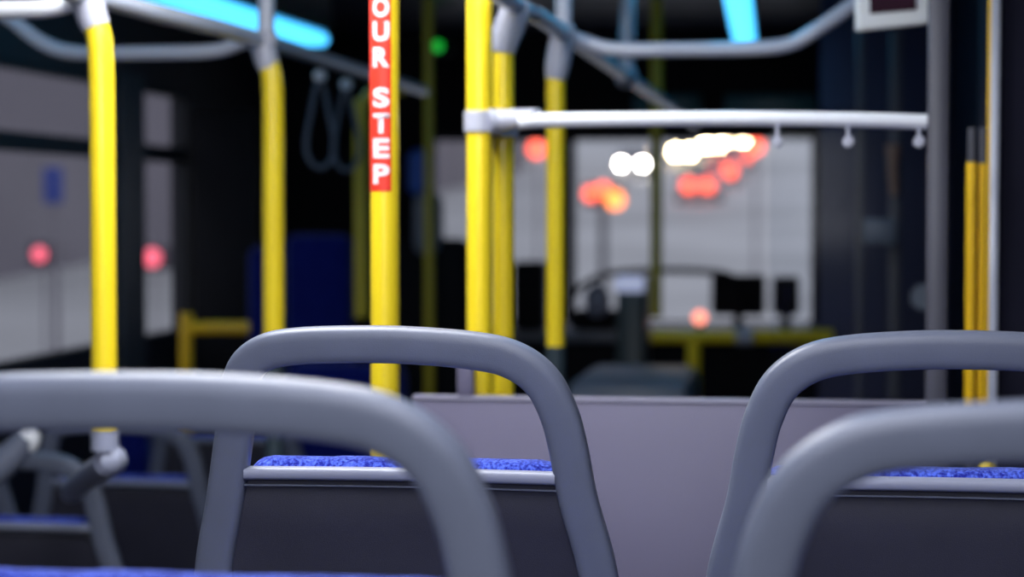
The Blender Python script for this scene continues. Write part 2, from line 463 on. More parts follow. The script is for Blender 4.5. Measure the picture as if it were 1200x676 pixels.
YMID, YFRONT = 2.225, 1.40
def top_of(px, py, Y): return atY(px, py, Y)
c = atY(469, 404, YMID)
sL = thing('bus_seat', 'grey framed bus seat with blue padding just left of the bare partition, in sharp focus', 'bus seat', (c.x, YMID, c.z - SEATH), group='rear platform seats')
seat_parts(sL, 1)
ZS = c.z - SEATH
c2 = atY(1090, 418, YMID)
sR = thing('bus_seat', 'grey framed bus seat standing in front of the tall dark post', 'bus seat', (c2.x, YMID, ZS), group='rear platform seats')
seat_parts(sR, -1)
c3 = atY(252, 472, YFRONT)
s3 = thing('bus_seat', 'large out of focus grey seat frame at the lower left corner, nearest on its side', 'bus seat', (c3.x, YFRONT, c3.z - SEATH), group='rear platform seats')
seat_parts(s3, 1, wide=0.05)
c4 = atY(1222, 505, YFRONT)
s4 = copy_tree(sR); s4.location = (c4.x, YFRONT, c4.z - SEATH); s4['label'] = 'large out of focus grey seat frame at the lower right corner, nearest on its side'
print('seat base z', ZS, 'x', c.x, c2.x, c3.x, c4.x)

# lower seats across the aisle
ZLS = -0.15
def far_seat(px_right, D, label):
    s = copy_tree(sL); p = at(px_right, 560, D); Yc = p.y
    s.location = (p.x - 0.205, Yc, CAMZ - 0.667 + 0.134 - SEATH); s['label'] = label; s['group'] = 'seats across the aisle'; return s
sA = far_seat(236, 5.05, 'blurred seat across the aisle with slim blue pad, left of the sharp seat')
sA2 = copy_tree(sA); sA2.location.x -= 0.52; sA2['label'] = 'blurred window seat in the row of the dark backed seat, only its side showing'
sB = far_seat(121, 4.35, 'blurred aisle seat below the pole bracket with blue pad and pale lip')
sG = far_seat(345, 6.0, 'faint grey seat frame seen between the pole bracket and the sharp seat')
print('A', sA.location, 'B', sB.location)

# ------------------------------------------------------------------ poles
def joint(bm, c, r): ball(bm, c, r)


# 1: pole with the red notice
p = at(451.5, 420, 2.95); PX, PY_ = p.x, p.y; pr = 0.0208
t = thing('grab_pole', 'bright yellow pole wearing a red notice with white lettering', 'pole', (PX, PY_, ZP), group='yellow poles')
setp(link('pole', tube(B(), [(PX, PY_, ZP), (PX, PY_, ZC - 0.002)], pr, n=40), M['yellow'], None), t)
setp(link('flange', disc(B(), (PX, PY_, ZP + 0.007), (0, 0, 1), 0.05, 0.014, bev=0.004), M['clamp'], None), t)
tocam = Vector((-PX, -PY_, 0)).normalized(); right = Vector((-tocam.y, tocam.x, 0))
if right.x < 0: right = -right
def wrap(th, z, rr): return Vector((PX, PY_, z)) + (tocam * math.cos(th) + right * math.sin(th)) * rr
zb = at(451, 224, 2.93).z; ppx = 2.93 / F
ztop = zb + 430 * ppx
bm = B(); a0, a1 = R(-84), R(26); n = 22; lo = []; hi = []
for i in range(n + 1):
    th = a0 + (a1 - a0) * i / n
    lo.append(bm.verts.new(wrap(th, zb, pr + 0.0006))); hi.append(bm.verts.new(wrap(th, ztop, pr + 0.0006)))
for i in range(n): bm.faces.new((lo[i], lo[i + 1], hi[i + 1], hi[i]))
stk = setp(link('sticker', bm, M['red'], None), t)
bm = B()
def glyph(ch, zc, hgt, tc_, tw):
    cu = bpy.data.curves.new('g', 'FONT'); cu.body = ch; cu.offset = 0.038; cu.resolution_u = 6
    o = bpy.data.objects.new('g', cu); COL.objects.link(o)
    me = bpy.data.meshes.new_from_object(o.evaluated_get(bpy.context.evaluated_depsgraph_get()))
    bpy.data.objects.remove(o); t_ = bmesh.new(); t_.from_mesh(me); bpy.data.meshes.remove(me)
    xs = [v.co.x for v in t_.verts]; ys = [v.co.y for v in t_.verts]; x0_, x1_, y0_, y1_ = min(xs), max(xs), min(ys), max(ys)
    for k in range(1, 12):
        bmesh.ops.bisect_plane(t_, geom=t_.verts[:] + t_.edges[:] + t_.faces[:], plane_co=(x0_ + (x1_ - x0_) * k / 12, 0, 0), plane_no=(1, 0, 0))
    for v in t_.verts:
        u = (v.co.x - x0_) / (x1_ - x0_) - 0.5; q = (v.co.y - y0_) / (y1_ - y0_) - 0.5
        v.co = wrap(tc_ + u * tw, zc + q * hgt, pr + 0.0013)
    me = bpy.data.meshes.new('g'); t_.to_mesh(me); t_.free(); bm.from_mesh(me); bpy.data.meshes.remove(me)
zz = lambda py: zb + (224 - py) * ppx
for ch, py in zip('PETSRUOYHCTAW', (204, 174, 145, 115, 68, 38, 10, -20, -68, -97, -126, -155, -184)):
    glyph(ch, zz(py), 23 * ppx, R(-15), R(66))
setp(link('lettering', bm, M['white'], None, smooth=False), stk)

# 2/3: pair at the left end of the rail
p = at(562, 420, 3.40); qx, qy = p.x, p.y
t = thing('grab_pole', 'tall straight yellow pole at the left end of the white rail', 'pole', (qx, qy, ZP), group='yellow poles')
setp(link('pole', tube(B(), [(qx, qy, ZL), (qx, qy, ZC - 0.002)], 0.0215, n=36), M['yellow'], None), t)
t.location.z = ZL; t.children[0].matrix_parent_inverse = Matrix.Translation(t.location).inverted()
HR = 0.345; ZR = CAMZ + HR
p5 = at(590, 420, 3.50); jx, jy = at(601, 8, 3.42).x, p5.y
t = thing('grab_pole', 'yellow pole with grey elbow, right beside the tall straight one', 'pole', (p5.x, p5.y, ZL), group='yellow poles')
ze = at(590, 60, 3.5).z
setp(link('pole', tube(B(), [(p5.x, p5.y, ZL), (p5.x, p5.y, ze - 0.02), (p5.x, p5.y, ze + 0.012)], 0.0182, n=32), M['yellow'], None), t)
setp(link('elbow', sweep(B(), [(p5.x, p5.y, ze - 0.004), (p5.x + 0.003, p5.y, ze + 0.02), (jx - 0.006, jy, ZR - 0.014), (jx, jy, ZR + 0.012)], lambda u: 0.0205 + 0.006 * math.sin(PI * u), n=24, smooth=5), M['clamp'], None), t)

p6 = at(651, 400, 4.04); j6 = Vector((at(662, 42, 4.04).x, p6.y, ZR))
t = thing('grab_pole', 'dull yellow pole just right of the bright pair, dark pillar behind it', 'pole', (p6.x, p6.y, ZL), group='yellow poles')
z6 = at(651, 90, 4.04).z; z6b = at(651, 408, 4.04).z
setp(link('pole', tube(B(), [(p6.x, p6.y, z6b), (p6.x, p6.y, z6)], 0.0185, n=32), M['yellow'], None), t)
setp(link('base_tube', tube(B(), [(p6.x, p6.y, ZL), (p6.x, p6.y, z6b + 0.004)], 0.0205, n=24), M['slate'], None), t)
setp(link('elbow', sweep(B(), [(p6.x, p6.y, z6 - 0.006), (p6.x + 0.004, p6.y, z6 + 0.02), (j6.x - 0.004, p6.y, ZR - 0.02), (j6.x, p6.y, ZR)], lambda u: 0.020 + 0.005 * math.sin(PI * u), n=24, smooth=5), M['clamp'], None), t)

# double clamp holding the pair, with the socket of the rail
cz = atY(580, 144, 3.4).z
bm = B()
def stadium(bm, a, b_, r, z0, z1, n=14):
    d = (b_ - a); ang = math.atan2(d.y, d.x); lo = []; hi = []
    for k in range(n + 1):
        th = ang - PI / 2 + PI * k / n; v = b_ + Vector((math.cos(th), math.sin(th), 0)) * r; lo.append((v.x, v.y))
    for k in range(n + 1):
        th = ang + PI / 2 + PI * k / n; v = a + Vector((math.cos(th), math.sin(th), 0)) * r; lo.append((v.x, v.y))
    L = [bm.verts.new((x, y, z0)) for x, y in lo]; H = [bm.verts.new((x, y, z1)) for x, y in lo]
    m_ = len(lo)
    for k in range(m_): bm.faces.new((L[k], L[(k + 1) % m_], H[(k + 1) % m_], H[k]))
    bm.faces.new(L[::-1]); bm.faces.new(H)
stadium(bm, Vector((qx, qy, 0)), Vector((p5.x, p5.y, 0)), 0.026, cz - 0.021, cz + 0.021)
bmesh.ops.bevel(bm, geom=[e for e in bm.edges if abs(e.verts[0].co.z - e.verts[1].co.z) < 1e-6], offset=0.005, segments=3, affect='EDGES')
t = thing('rail_clamp', 'silver grey double clamp around the two bright yellow poles', 'clamp', (qx, qy, cz))
setp(link('sleeve', bm, M['clamp'], None), t)
ra = Vector((p5.x + 0.018, YPART + 0.04, cz + 0.002)); rb_ = Vector((atY(612, 143, YPART).x, YPART, cz + 0.003))
setp(link('socket', sweep(B(), [(qx + 0.02, qy - 0.012, cz), ra, (rb_.x + 0.025, YPART, cz + .004)], lambda u: 0.021 - 0.006 * u, n=24, smooth=5), M['clamp'], None), t)
# white rail
ys = [(608, 143), (640, 141), (760, 139.5), (880, 139), (1000, 140.5), (1086, 143)]
bm = B(); sweep(bm, [atY(a, b_, YPART) for a, b_ in ys], 0.0124, n=24, smooth=6)
tag(link('grab_rail', bm, M['white_rail'], None), 'thick white horizontal rail across the middle of the view', 'rail')

# left poles
p1 = at(122, 420, 3.31); z1 = at(116, 32, 3.31).z; j1 = Vector((at(104, 0, 3.31).x, p1.y, ZR))
zb1 = at(122, 506, 3.31).z
t = thing('grab_pole', 'thick bright yellow pole in front of the large side window', 'pole', (p1.x, p1.y, zb1), group='yellow poles')
setp(link('pole', sweep(B(), [(p1.x, p1.y, zb1), (p1.x, p1.y, (zb1 + z1) / 2), (p1.x - 0.001, p1.y, z1 - 0.06), (p1.x - 0.010, p1.y, z1 + 0.008)], 0.0205, n=32, smooth=8), M['yellow'], None), t)
setp(link('elbow', sweep(B(), [(p1.x - 0.009, p1.y, z1 - 0.002), (p1.x - 0.018, p1.y, z1 + 0.022), (j1.x, p1.y, ZR + .01)], lambda u: 0.023 + 0.006 * u, n=24, smooth=6), M['clamp'], None), t)
setp(link('collar', tube(B(), [(p1.x, p1.y, at(122, 528, 3.31).z), (p1.x, p1.y, zb1 + 0.004)], 0.0225, n=28), M['trim'], None), t)
be = at(84, 576, 4.25)
setp(link('bracket', sweep(B(), [(p1.x + .005, p1.y, at(122, 540, 3.31).z), (p1.x - .006, p1.y + 0.05, at(122, 546, 3.31).z), at(104, 559, 3.8), be], lambda u: 0.0245 - 0.002 * u, n=24, smooth=6), M['trim'], None), t)

p2 = at(321, 380, 4.2); z2b = at(321, 408, 4.2).z; z2 = at(319, 80, 4.2).z; j2 = Vector((at(308, 46, 4.2).x, p2.y, ZR))
t = thing('grab_pole', 'yellow pole with grey elbow in front of the dark blue seat', 'pole', (p2.x, p2.y, ZL), group='yellow poles')
setp(link('pole', sweep(B(), [(p2.x, p2.y, z2b), (p2.x, p2.y, (z2b + z2) / 2), (p2.x, p2.y, z2 - 0.05), (p2.x - 0.008, p2.y, z2 + 0.008)], 0.0215, n=32, smooth=8), M['yellow'], None), t)
setp(link('elbow', sweep(B(), [(p2.x - 0.007, p2.y, z2 - 0.002), (p2.x - 0.014, p2.y, z2 + 0.02), (j2.x, p2.y, ZR + .008)], lambda u: 0.022 + 0.005 * u, n=24, smooth=6), M['clamp'], None), t)

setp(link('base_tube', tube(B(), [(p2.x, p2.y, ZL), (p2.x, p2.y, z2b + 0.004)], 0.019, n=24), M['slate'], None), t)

# overhead rails
def rail(name, label, pts, r, m, smooth=6, grp='overhead grab rails'):
    return tag(link(name, sweep(B(), pts, r, n=20, smooth=smooth), m, None), label, 'rail', grp)
jj5 = Vector((jx, jy, ZR)); far = Vector((j6.x + 0.03, 8.4, ZR))
rail('overhead_rail', 'grey overhead rail running forwards above the bright pole pair', [jj5 + Vector((-.02, -1.9, 0)), jj5, j6, far], 0.0165, M['rail'], 4)
rail('overhead_rail', 'grey overhead rail running forwards under the cyan light at left', [Vector((j1.x - .02, 1.0, ZR)), j1, j2, Vector((j2.x, 5.9, ZR))], 0.0165, M['rail'], 4)
rail('overhead_rail', 'long sagging rail crossing below the upright cyan light', [j6, at(686, 50, 4.03), at(722, 58, 4.02), at(800, 58, 4.0), at(880, 57, 3.98), at(925, 52, 3.97), at(955, 36, 3.96), at(1005, 2, 3.95), at(1040, -25, 3.95)], 0.0155, M['rail'])
rail('overhead_rail', 'thin sagging rail reflecting blue behind the thick left pole', [j2, at(285, 50, 4.22), at(250, 60, 4.25), at(180, 62, 4.3), at(90, 62, 4.36), at(50, 50, 4.38), at(12, 22, 4.4), at(-40, -12, 4.43), at(-95, -40, 4.45)], 0.0155, M['rail'])
rail('overhead_rail', 'glaring white rail in the upper left corner of the view', [j1, at(80, 5, 3.31), at(50, 11, 3.31), at(0, 12, 3.33), at(-120, 12, 3.36)], 0.0145, M['white_rail'])
# ceiling hangers
def hanger(label, c, r=0.017):
    t = thing('ceiling_hanger', label, 'hanger', (c.x, c.y, ZC), group='hangers of the overhead rails')
    setp(link('tube', tube(B(), [(c.x, c.y, c.z), (c.x + .004, c.y, ZC)], r, n=20), M['rail'], None), t)
    setp(link('joint', ball(B(), c, r * 1.5), M['clamp'], None), t)
hanger('pale grey hanger above the dull yellow pole', j6)
hanger('grey hanger crossing the end of the long cyan light', j2 + Vector((0.012, 0, 0)))
hanger('faint hanger farthest forward on the right hand rail', Vector((j6.x + .01, at(714, 90, 5.35).y, ZR)), 0.02)

# hanging straps
def strap(px, py, label):
    d_ = HR * F / (245 - py) ; c = at(px, py, d_); zt_ = c.z
    t = thing('hand_strap', label, 'strap', (c.x, c.y, zt_), group='straps on the left overhead rail')
    setp(link('clip', ball(B(), (c.x, c.y, zt_ - 0.002), 0.017, (1, 1, 1.0)), M['white_rail'], None), t)
    H = 0.225
    pts = [(0, 0), (.012, -.03), (.024, -.09), (.036, -.15), (.034, -.195), (.012, -H), (-.012, -H), (-.034, -.195), (-.036, -.15), (-.024, -.09), (-.012, -.03), (0, 0)]
    setp(link('loop', sweep(B(), [(c.x + a, c.y, zt_ - 0.01 + b_) for a, b_ in pts], 0.0065, 0.011, n=12, ref=(0, 1, 0), smooth=5), M['strap'], None), t)
strap(375, 88, 'grey hand strap hanging nearer the yellow pole')
strap(406, 98, 'grey hand strap hanging nearer the red notice')

# cyan light strips in the ceiling
def led(px0, py0, px1, py1, label, wdt):
    a = at(px1, py1, 7.3); z = a.z
    d0 = ray(px0, py0); b_ = CP + d0 * ((z - CAMZ) / d0.z); dr = (b_ - a).normalized()
    L = (a.y - 2.9) / abs(dr.y); mid = a + dr * (L / 2); rot = Matrix.Rotation(math.atan2(-dr.x, dr.y), 3, 'Z')
    t = thing('light_strip', label, 'light strip', (a.x, a.y, z), group='cyan ceiling lights')
    bm = B(); box(bm, mid, (wdt, L, 0.045), rot, bev=0.02, seg=4)
    setp(link('diffuser', bm, M['led'], None), t)
    bm = B(); box(bm, (mid.x, mid.y, (z + ZC) / 2 + .009), (wdt * 1.1, L + 0.04, ZC - z - 0.030), rot, bev=0.006)
    setp(link('housing', bm, M['ceiling'], None), t)
led(219, 0, 370, 47, 'long slanting cyan light strip at the upper left', 0.10)
led(865, 0, 873, 50, 'upright looking cyan light strip above the sagging rail', 0.078)

# ------------------------------------------------------------------ right hand side: rods, door edge, cabinet, screen
for px, lab in ((1139, 'thin amber rod left of its twin, by the tall dark post'), (1152, 'thin amber rod touching the pale door edge')):
    a = at(px, 190, 3.45); lo_ = at(px, 500, 3.45); up = at(px, 150, 3.45)
    t = thing('door_rod', lab, 'rod', (a.x, a.y, lo_.z), group='amber rods by the door')
    setp(link('rod', tube(B(), [(a.x, a.y, lo_.z), (a.x, a.y, a.z)], 0.0092 if px < 1145 else 0.0065, n=20), M['ochre'], None), t)
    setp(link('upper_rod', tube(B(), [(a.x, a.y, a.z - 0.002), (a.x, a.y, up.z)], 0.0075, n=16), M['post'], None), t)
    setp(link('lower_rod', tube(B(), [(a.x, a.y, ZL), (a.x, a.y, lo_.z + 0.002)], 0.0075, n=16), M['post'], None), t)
a = at(1162.5, 300, 3.40)
t = thing('door_edge', 'pale grey vertical edge strip with yellow lining beside the amber rods', 'door edge', (a.x, a.y, ZL))
setp(link('strip', bxm(a.x - 0.0060, a.x + 0.0085, a.y - 0.02, a.y + 0.02, ZL, ZC - 0.003, 0.002), M['rail'], None), t)
setp(link('lining', bxm(a.x - 0.0105, a.x - 0.0060, a.y - 0.016, a.y - 0.008, ZL, ZC - 0.003, 0.002), M['ochre'], None), t)
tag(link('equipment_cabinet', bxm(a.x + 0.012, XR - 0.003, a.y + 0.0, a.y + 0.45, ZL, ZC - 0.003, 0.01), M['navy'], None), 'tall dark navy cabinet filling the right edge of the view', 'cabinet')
a = at(1157, 547, 3.2)
t = thing('door_buffer', 'small round yellow knob low down beyond the right hand seats', 'knob', (a.x, a.y, a.z))
setp(link('stem', tube(B(), [(a.x, a.y, a.z), (a.x, a.y + 0.16, a.z)], 0.006), M['black'], None), t)
setp(link('knob', ball(B(), a, 0.0125), M['yellow'], None), t)

# screen on a bracket
q = at(1045, 0, 3.6)
t = thing('passenger_screen', 'small white framed screen hanging at the upper right', 'screen', (q.x, q.y, ZC))
tl, tr = at(1003, -40, 3.6), at(1089, -40, 3.6); bl, br = at(1005, 36, 3.6), at(1089, 27, 3.6)
nrm = (tr - tl).cross(bl - tl).normalized(); nrm = nrm if nrm.y < 0 else -nrm
def quadslab(a, b_, c, d, th):
    bm = B(); f_ = [bm.verts.new(v) for v in (a, b_, c, d)]; k_ = [bm.verts.new(v - nrm * th) for v in (a, b_, c, d)]
    bm.faces.new(f_); bm.faces.new(k_[::-1])
    for i in range(4): bm.faces.new((f_[i], k_[i], k_[(i + 1) % 4], f_[(i + 1) % 4]))
    bmesh.ops.bevel(bm, geom=list(bm.edges), offset=0.0035, segments=3, affect='EDGES'); return bm
setp(link('bezel', quadslab(tl, tr, br, bl, 0.03), M['frame'], None), t)
def inn(v):
    cc = (tl + tr + bl + br) / 4; return v
o_ = nrm * 0.0015
setp(link('display', quadslab(at(1017, -30, 3.597), at(1076, -30, 3.597), at(1076, 13, 3.597), at(1018, 18, 3.597), 0.012), M['screen'], None), t)
setp(link('arm', tube(B(), [(q.x, q.y + 0.03, at(1045, -38, 3.6).z - .01), (q.x, q.y + 0.03, ZC)], 0.012), M['post'], None), t)

# ------------------------------------------------------------------ front of the bus
def pole(label, px, D, y0, y1, r, m, grp='yellow poles at the front, shaded in colour'):
    a = at(px, 300, D); zt_ = at(px, y0, D).z; zb_ = at(px, y1, D).z if y1 else ZL
    return tag(link('grab_pole', tube(B(), [(a.x, a.y, zb_), (a.x, a.y, zt_)], r, n=16), m, None), label, 'pole', grp)
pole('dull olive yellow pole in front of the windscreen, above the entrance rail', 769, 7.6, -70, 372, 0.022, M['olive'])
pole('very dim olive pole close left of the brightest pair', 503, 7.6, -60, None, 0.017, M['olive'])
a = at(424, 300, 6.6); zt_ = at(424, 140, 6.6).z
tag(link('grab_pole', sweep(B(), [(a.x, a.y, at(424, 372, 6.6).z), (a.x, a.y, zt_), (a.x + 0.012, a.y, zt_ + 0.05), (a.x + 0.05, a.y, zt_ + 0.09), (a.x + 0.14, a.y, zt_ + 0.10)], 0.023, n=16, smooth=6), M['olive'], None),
    'dim yellow pole with curved top, left of the red notice', 'pole', 'yellow poles at the front, shaded in colour')

# entrance rail (yellow), low rail at left
t = thing('entrance_rail', 'low yellow rail with one upright below the windscreen', 'rail', at(812, 395, 7.2), group='low yellow rails')
t.rotation_euler = (0, 0, 0)
setp(link('bar', tube(B(), [at(762, 394, 7.2), at(975, 394, 7.2)], 0.024, n=18), M['yellow'], None), t)
a = at(813, 394, 7.2); setp(link('upright', tube(B(), [(a.x, a.y, a.z), (a.x, a.y, ZL)], 0.024, n=18), M['yellow'], None), t)
a = at(872, 394, 7.17); setp(link('clamp', tube(B(), [a - Vector((.03, 0, 0)), a + Vector((.03, 0, 0))], 0.030, n=18), M['clamp'], None), t)
t = thing('side_rail', 'low amber rail in the shadow below the dark side panel', 'rail', at(218, 384, 6.5), group='low yellow rails')
a = at(218, 384, 6.5); b_ = at(292, 384, 6.5)
setp(link('bar', sweep(B(), [b_, a + Vector((.06, 0, 0)), a + Vector((.012, 0, -.008)), a + Vector((0, 0, -.05)), Vector((a.x, a.y, ZL))], 0.021, n=18, smooth=6), M['ochre'], None), t)

# dark side panel
p0 = atX(228, 250, XL + 0.03); 
pa_ = at(228, 126, 8.05); pb_ = at(304, 126, 8.05)
tag(link('side_screen', bxm(pa_.x, pb_.x, pa_.y - 0.03, pa_.y + 0.03, ZL, pa_.z, 0.01), M['black'], None), 'black screen panel right of the side windows', 'panel')

# rear-facing blue seats at the front
def blue_seat(pxl, pxr, ytop, D, label, scale=1.0):
    a = at(pxl, ytop, D); b_ = at(pxr, ytop, D); cx = (a.x + b_.x) / 2; W = abs(b_.x - a.x); z = a.z
    t = thing('blue_seat', label, 'seat', (cx, a.y, ZL), group='dark blue seats at the front')
    H = z - 0.42
    bm = B(); box(bm, (cx, a.y, z - H / 2), (W, 0.10, H), bev=0.045, seg=5); setp(link('backrest', bm, M['pad_dark'], None), t)
    bm = B(); box(bm, (cx, a.y - 0.22, 0.40), (W, 0.42, 0.10), bev=0.03, seg=4); setp(link('seat_cushion', bm, M['pad_dark'], None), t)
    bm = B(); box(bm, (cx, a.y - 0.15, 0.15), (W * 0.7, 0.35, 0.40), bev=0.02); setp(link('plinth', bm, M['black'], None), t)
blue_seat(336, 416, 274, 7.7, 'dark blue high backed seat between two yellow poles')
blue_seat(292, 333, 288, 7.75, 'narrow glimpse of dark blue seat left of the yellow pole')
blue_seat(342, 480, 425, 7.0, 'dark blue seat seen under the grab bar of the sharp seat')
blue_seat(138, 178, 470, 6.7, 'patch of deep blue seat right of the pole bracket')

# driver's seat
a = at(494, 230, 8.2)
t = thing('driver_seat', 'tall driver seat with blue headrest at the left end of the windscreen', 'seat', (a.x, a.y, ZL))
bm = B(); box(bm, at(494, 202, 8.2), (0.11, 0.10, 0.19), bev=0.045, seg=5); setp(link('headrest', bm, M['jacket'], None), t)
zz0 = at(494, 228, 8.2).z
bm = B(); box(bm, (at(502, 260, 8.2).x, a.y, zz0 - 0.12), (0.12, 0.12, 0.26), bev=0.05, seg=5)
setp(link('upper_back', bm, M['dash'], None), t)
bm = B(); box(bm, (at(490, 260, 8.2).x, a.y + .02, zz0 - 0.55), (0.42, 0.12, 0.75), bev=0.05, seg=5); box(bm, (at(490, 260, 8.2).x, a.y + .2, 0.55), (0.45, 0.45, 0.12), bev=0.04); box(bm, (at(490, 260, 8.2).x, a.y + .2, 0.25), (0.3, 0.3, 0.6), bev=0.02)
setp(link('lower_back', bm, M['black'], None), t)

# dashboard and things on it
da = atY(503, 300, YF - 0.4); db = atY(960, 300, YF - 0.4)
zd = atY(850, 387, YF - 0.5).z
t = thing('dashboard', 'dark dashboard below the windscreen with greyish top', 'dashboard', ((da.x + db.x) / 2, YF - 0.3, ZL))
setp(link('body', bxm(da.x, db.x, YF - 0.52, YF - 0.01, ZL, zd - 0.05, 0.02), M['black'], None), t)
setp(link('top', bxm(da.x, db.x, YF - 0.55, YF - 0.012, zd - 0.05, zd, 0.012), M['dash'], None), t)
t = thing('fare_box', 'dark green fare box with a lit pale panel, left of the olive pole', 'fare box', at(741, 400, 7.9))
t.location.z = ZL
a = at(725, 318, 7.9); b_ = at(760, 350, 7.9)
setp(link('body', bxm(a.x, b_.x, a.y - .1, a.y + .12, ZL, at(740, 322, 7.9).z, 0.02), M['green_box'], None), t)
a = at(724, 322, 7.85); b_ = at(757, 341, 7.85)
setp(link('display', bxm(a.x, b_.x, a.y - 0.09, a.y - 0.05, b_.z, a.z, 0.008), M['disp'], None), t)
def dbox(label, pxl, pxr, yt, yb, D=8.65, m='black', nm='dash_console'):
    a = at(pxl, yt, D); b_ = at(pxr, yb, D)
    return tag(link(nm, box(bxm(a.x, b_.x, a.y - .06, a.y + .08, b_.z, a.z, 0.015), ((a.x + b_.x) / 2, a.y + .01, (zd + b_.z) / 2), (0.04, 0.04, b_.z - zd + .004)), M[m], None), label, 'console', 'consoles along the dashboard')
dbox('wide black console in the windscreen left of the slim one', 834, 897, 322, 369)
dbox('slim black console near the right end of the windscreen', 905, 937, 324, 369)
dbox('dark console behind the two brightest yellow poles', 603, 640, 306, 386)
dbox('dark console left of the two brightest yellow poles', 506, 546, 318, 386)
dbox('dark console left of the fare box and lowest along the sill', 674, 724, 362, 386)
a = at(820, 372, 8.3)  # glowing ball on a stand, added in place of a red reflection
t = thing('reflection_spot', 'salmon coloured glowing ball added for a red reflection, on the dashboard right of the olive pole', 'lamp', a)
setp(link('lens', ball(B(), a, 0.028), emis('salmon_reflection_glow', (1.0, 0.28, 0.18), 2.2), None), t)
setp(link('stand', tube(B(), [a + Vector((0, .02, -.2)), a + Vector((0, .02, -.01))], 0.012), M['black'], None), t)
# arching hood / steering wheel rim
pts = [at(672, 348, 8.25), at(684, 334, 8.25), at(706, 323, 8.25), at(740, 318, 8.25), at(800, 317, 8.25), at(850, 321, 8.25), at(862, 332, 8.25), at(866, 350, 8.25), at(866, 385, 8.25)]
pts = [at(672, 385, 8.25)] + pts
tag(link('dash_hoop', sweep(B(), pts, 0.013, n=14, smooth=6), M['black'], None), 'thin dark arched hoop above the dashboard', 'hoop')
tag(link('ticket_reader', ball(B(), at(700, 352, 8.45), 0.055, (1.0, .5, 1.25)), M['trim'], None), 'pale rounded ticket reader left of the fare box', 'reader')

# wheel box in the low floor
a = at(672, 440, 6.4); b_ = at(812, 440, 6.4)
tag(link('wheel_box', bxm(a.x, b_.x, a.y - .2, a.y + .5, ZL, a.z, 0.04), M['dash'], None), 'grey wheel box on the floor beyond the partition', 'box')
# equipment inside the glass area
for px, wpx, lab in ((1007, 9, 'dim grey upright of the front door, left of the tan grip'), (1048, 13, 'dim grey upright of the front door, carrying the tan grip')):
    a = at(px, 300, 6.0); hw = wpx / 2 * 6.0 / F
    tag(link('door_upright', bxm(a.x - hw, a.x + hw, a.y - .02, a.y + .02, ZL, ZC - 0.003, 0.004), M['post'], None), lab, 'upright', 'uprights of the front door')
a = at(1046, 180, 5.9)
tag(link('door_grip', sweep(B(), [a + Vector((0, 0, .025)), a, a + Vector((0, 0, -.05)), a + Vector((.004, 0, -.12))], lambda u: 0.021 - 0.010 * u, n=16, smooth=6), M['tan'], None), 'small tan grip on the front door upright', 'grip')
a = at(1012, 256, 5.85); b_ = at(1049, 286, 5.85)
tag(link('notice_plate', bxm(a.x, b_.x, a.y - .01, a.y + .01, b_.z, a.z, 0.004), M['dash'], None), 'small blue grey plate behind the glass screen', 'plate')
a = at(1083, 348, 5.0)
tag(link('round_mirror', disc(B(), a, (0, -1, 0), 0.032, 0.02, bev=0.005), M['dash'], None), 'small grey round mirror partly behind the tall dark post', 'mirror')
fd0 = atY(960, 300, 7.4).x
tag(link('front_door', bxm(fd0, XR - 0.005, 7.38, 7.42, ZL, ZC - 0.003, 0.006), mat('door_navy', (0.045, 0.045, 0.10), 0.6, var=0.15, vscale=2), None), 'dark navy door leaf right of the windscreen', 'door')

# green indicator
a = at(513, 54, 8.0)
t = thing('indicator_lamp', 'small green indicator light above the windscreen', 'indicator', a)
setp(link('lens', ball(B(), a, 0.022), E_GREEN, None), t)
setp(link('housing', box(B(), (a.x, a.y + .05, a.z), (0.10, 0.06, 0.06), bev=0.01), M['black'], None), t)
# short grab bar at the far left
cbar = [at(-60, 585, 4.0), at(-20, 560, 4.0), at(12, 535, 4.0), at(32, 512, 4.0)]
t = thing('corner_grip', 'pale grey stub of a grab bar at the left edge', 'grab bar', cbar[0])
setp(link('bar', sweep(B(), cbar, lambda u: 0.040 - 0.016 * u, n=20, smooth=6), M['handle'], None), t)
setp(link('tip', ball(B(), at(34, 512, 4.0), 0.022, (1, 1, 1.5)), M['white_rail'], None), t)

# ------------------------------------------------------------------ outside
ZG = -0.42
bm = B(); prof = [(-20, ZG), (14, ZG), (30, ZG + .15), (50, 0.5), (80, 1.75), (110, 3.3), (140, 5.4), (180, 7.6), (230, 8.5)]
prev = None
for (y, z) in prof:
    r_ = [bm.verts.new((x, y, z)) for x in (-60, 60)]
    if prev: bm.faces.new((prev[0], prev[1], r_[1], r_[0]))
    prev = r_
struct('road', bm, M['asphalt'])
def building(name, label, x0, x1, y0, y1, z1, m, floors=5, bays=9, side='x'):
    t = thing(name, label, 'building', ((x0 + x1) / 2, (y0 + y1) / 2, ZG))
    setp(link('wall', bxm(x0, x1, y0, y1, ZG - .5, z1), M[m], None, False), t)
    setp(link('cornice', bxm(x0 - .2, x1 + .2, y0 - .2, y1 + .2, z1, z1 + .3), M['pale'], None, False), t)
    return t
building('roadside_building', 'long grey plastered building filling the side windows', -26, -16, 8, 120, 16, 'facade')
building('distant_building', 'pale distant building at the left end of the windscreen', -44, -14, 185, 200, 24, 'pale')
building('distant_building', 'pale distant building behind the cars at the top of the rise', -2, 34, 240, 255, 30, 'pale')

def ground(y):
    for (ya, za), (yb, zb__) in zip(prof, prof[1:]):
        if ya <= y <= yb: return za + (zb__ - za) * (y - ya) / (yb - ya)
    return prof[-1][1]


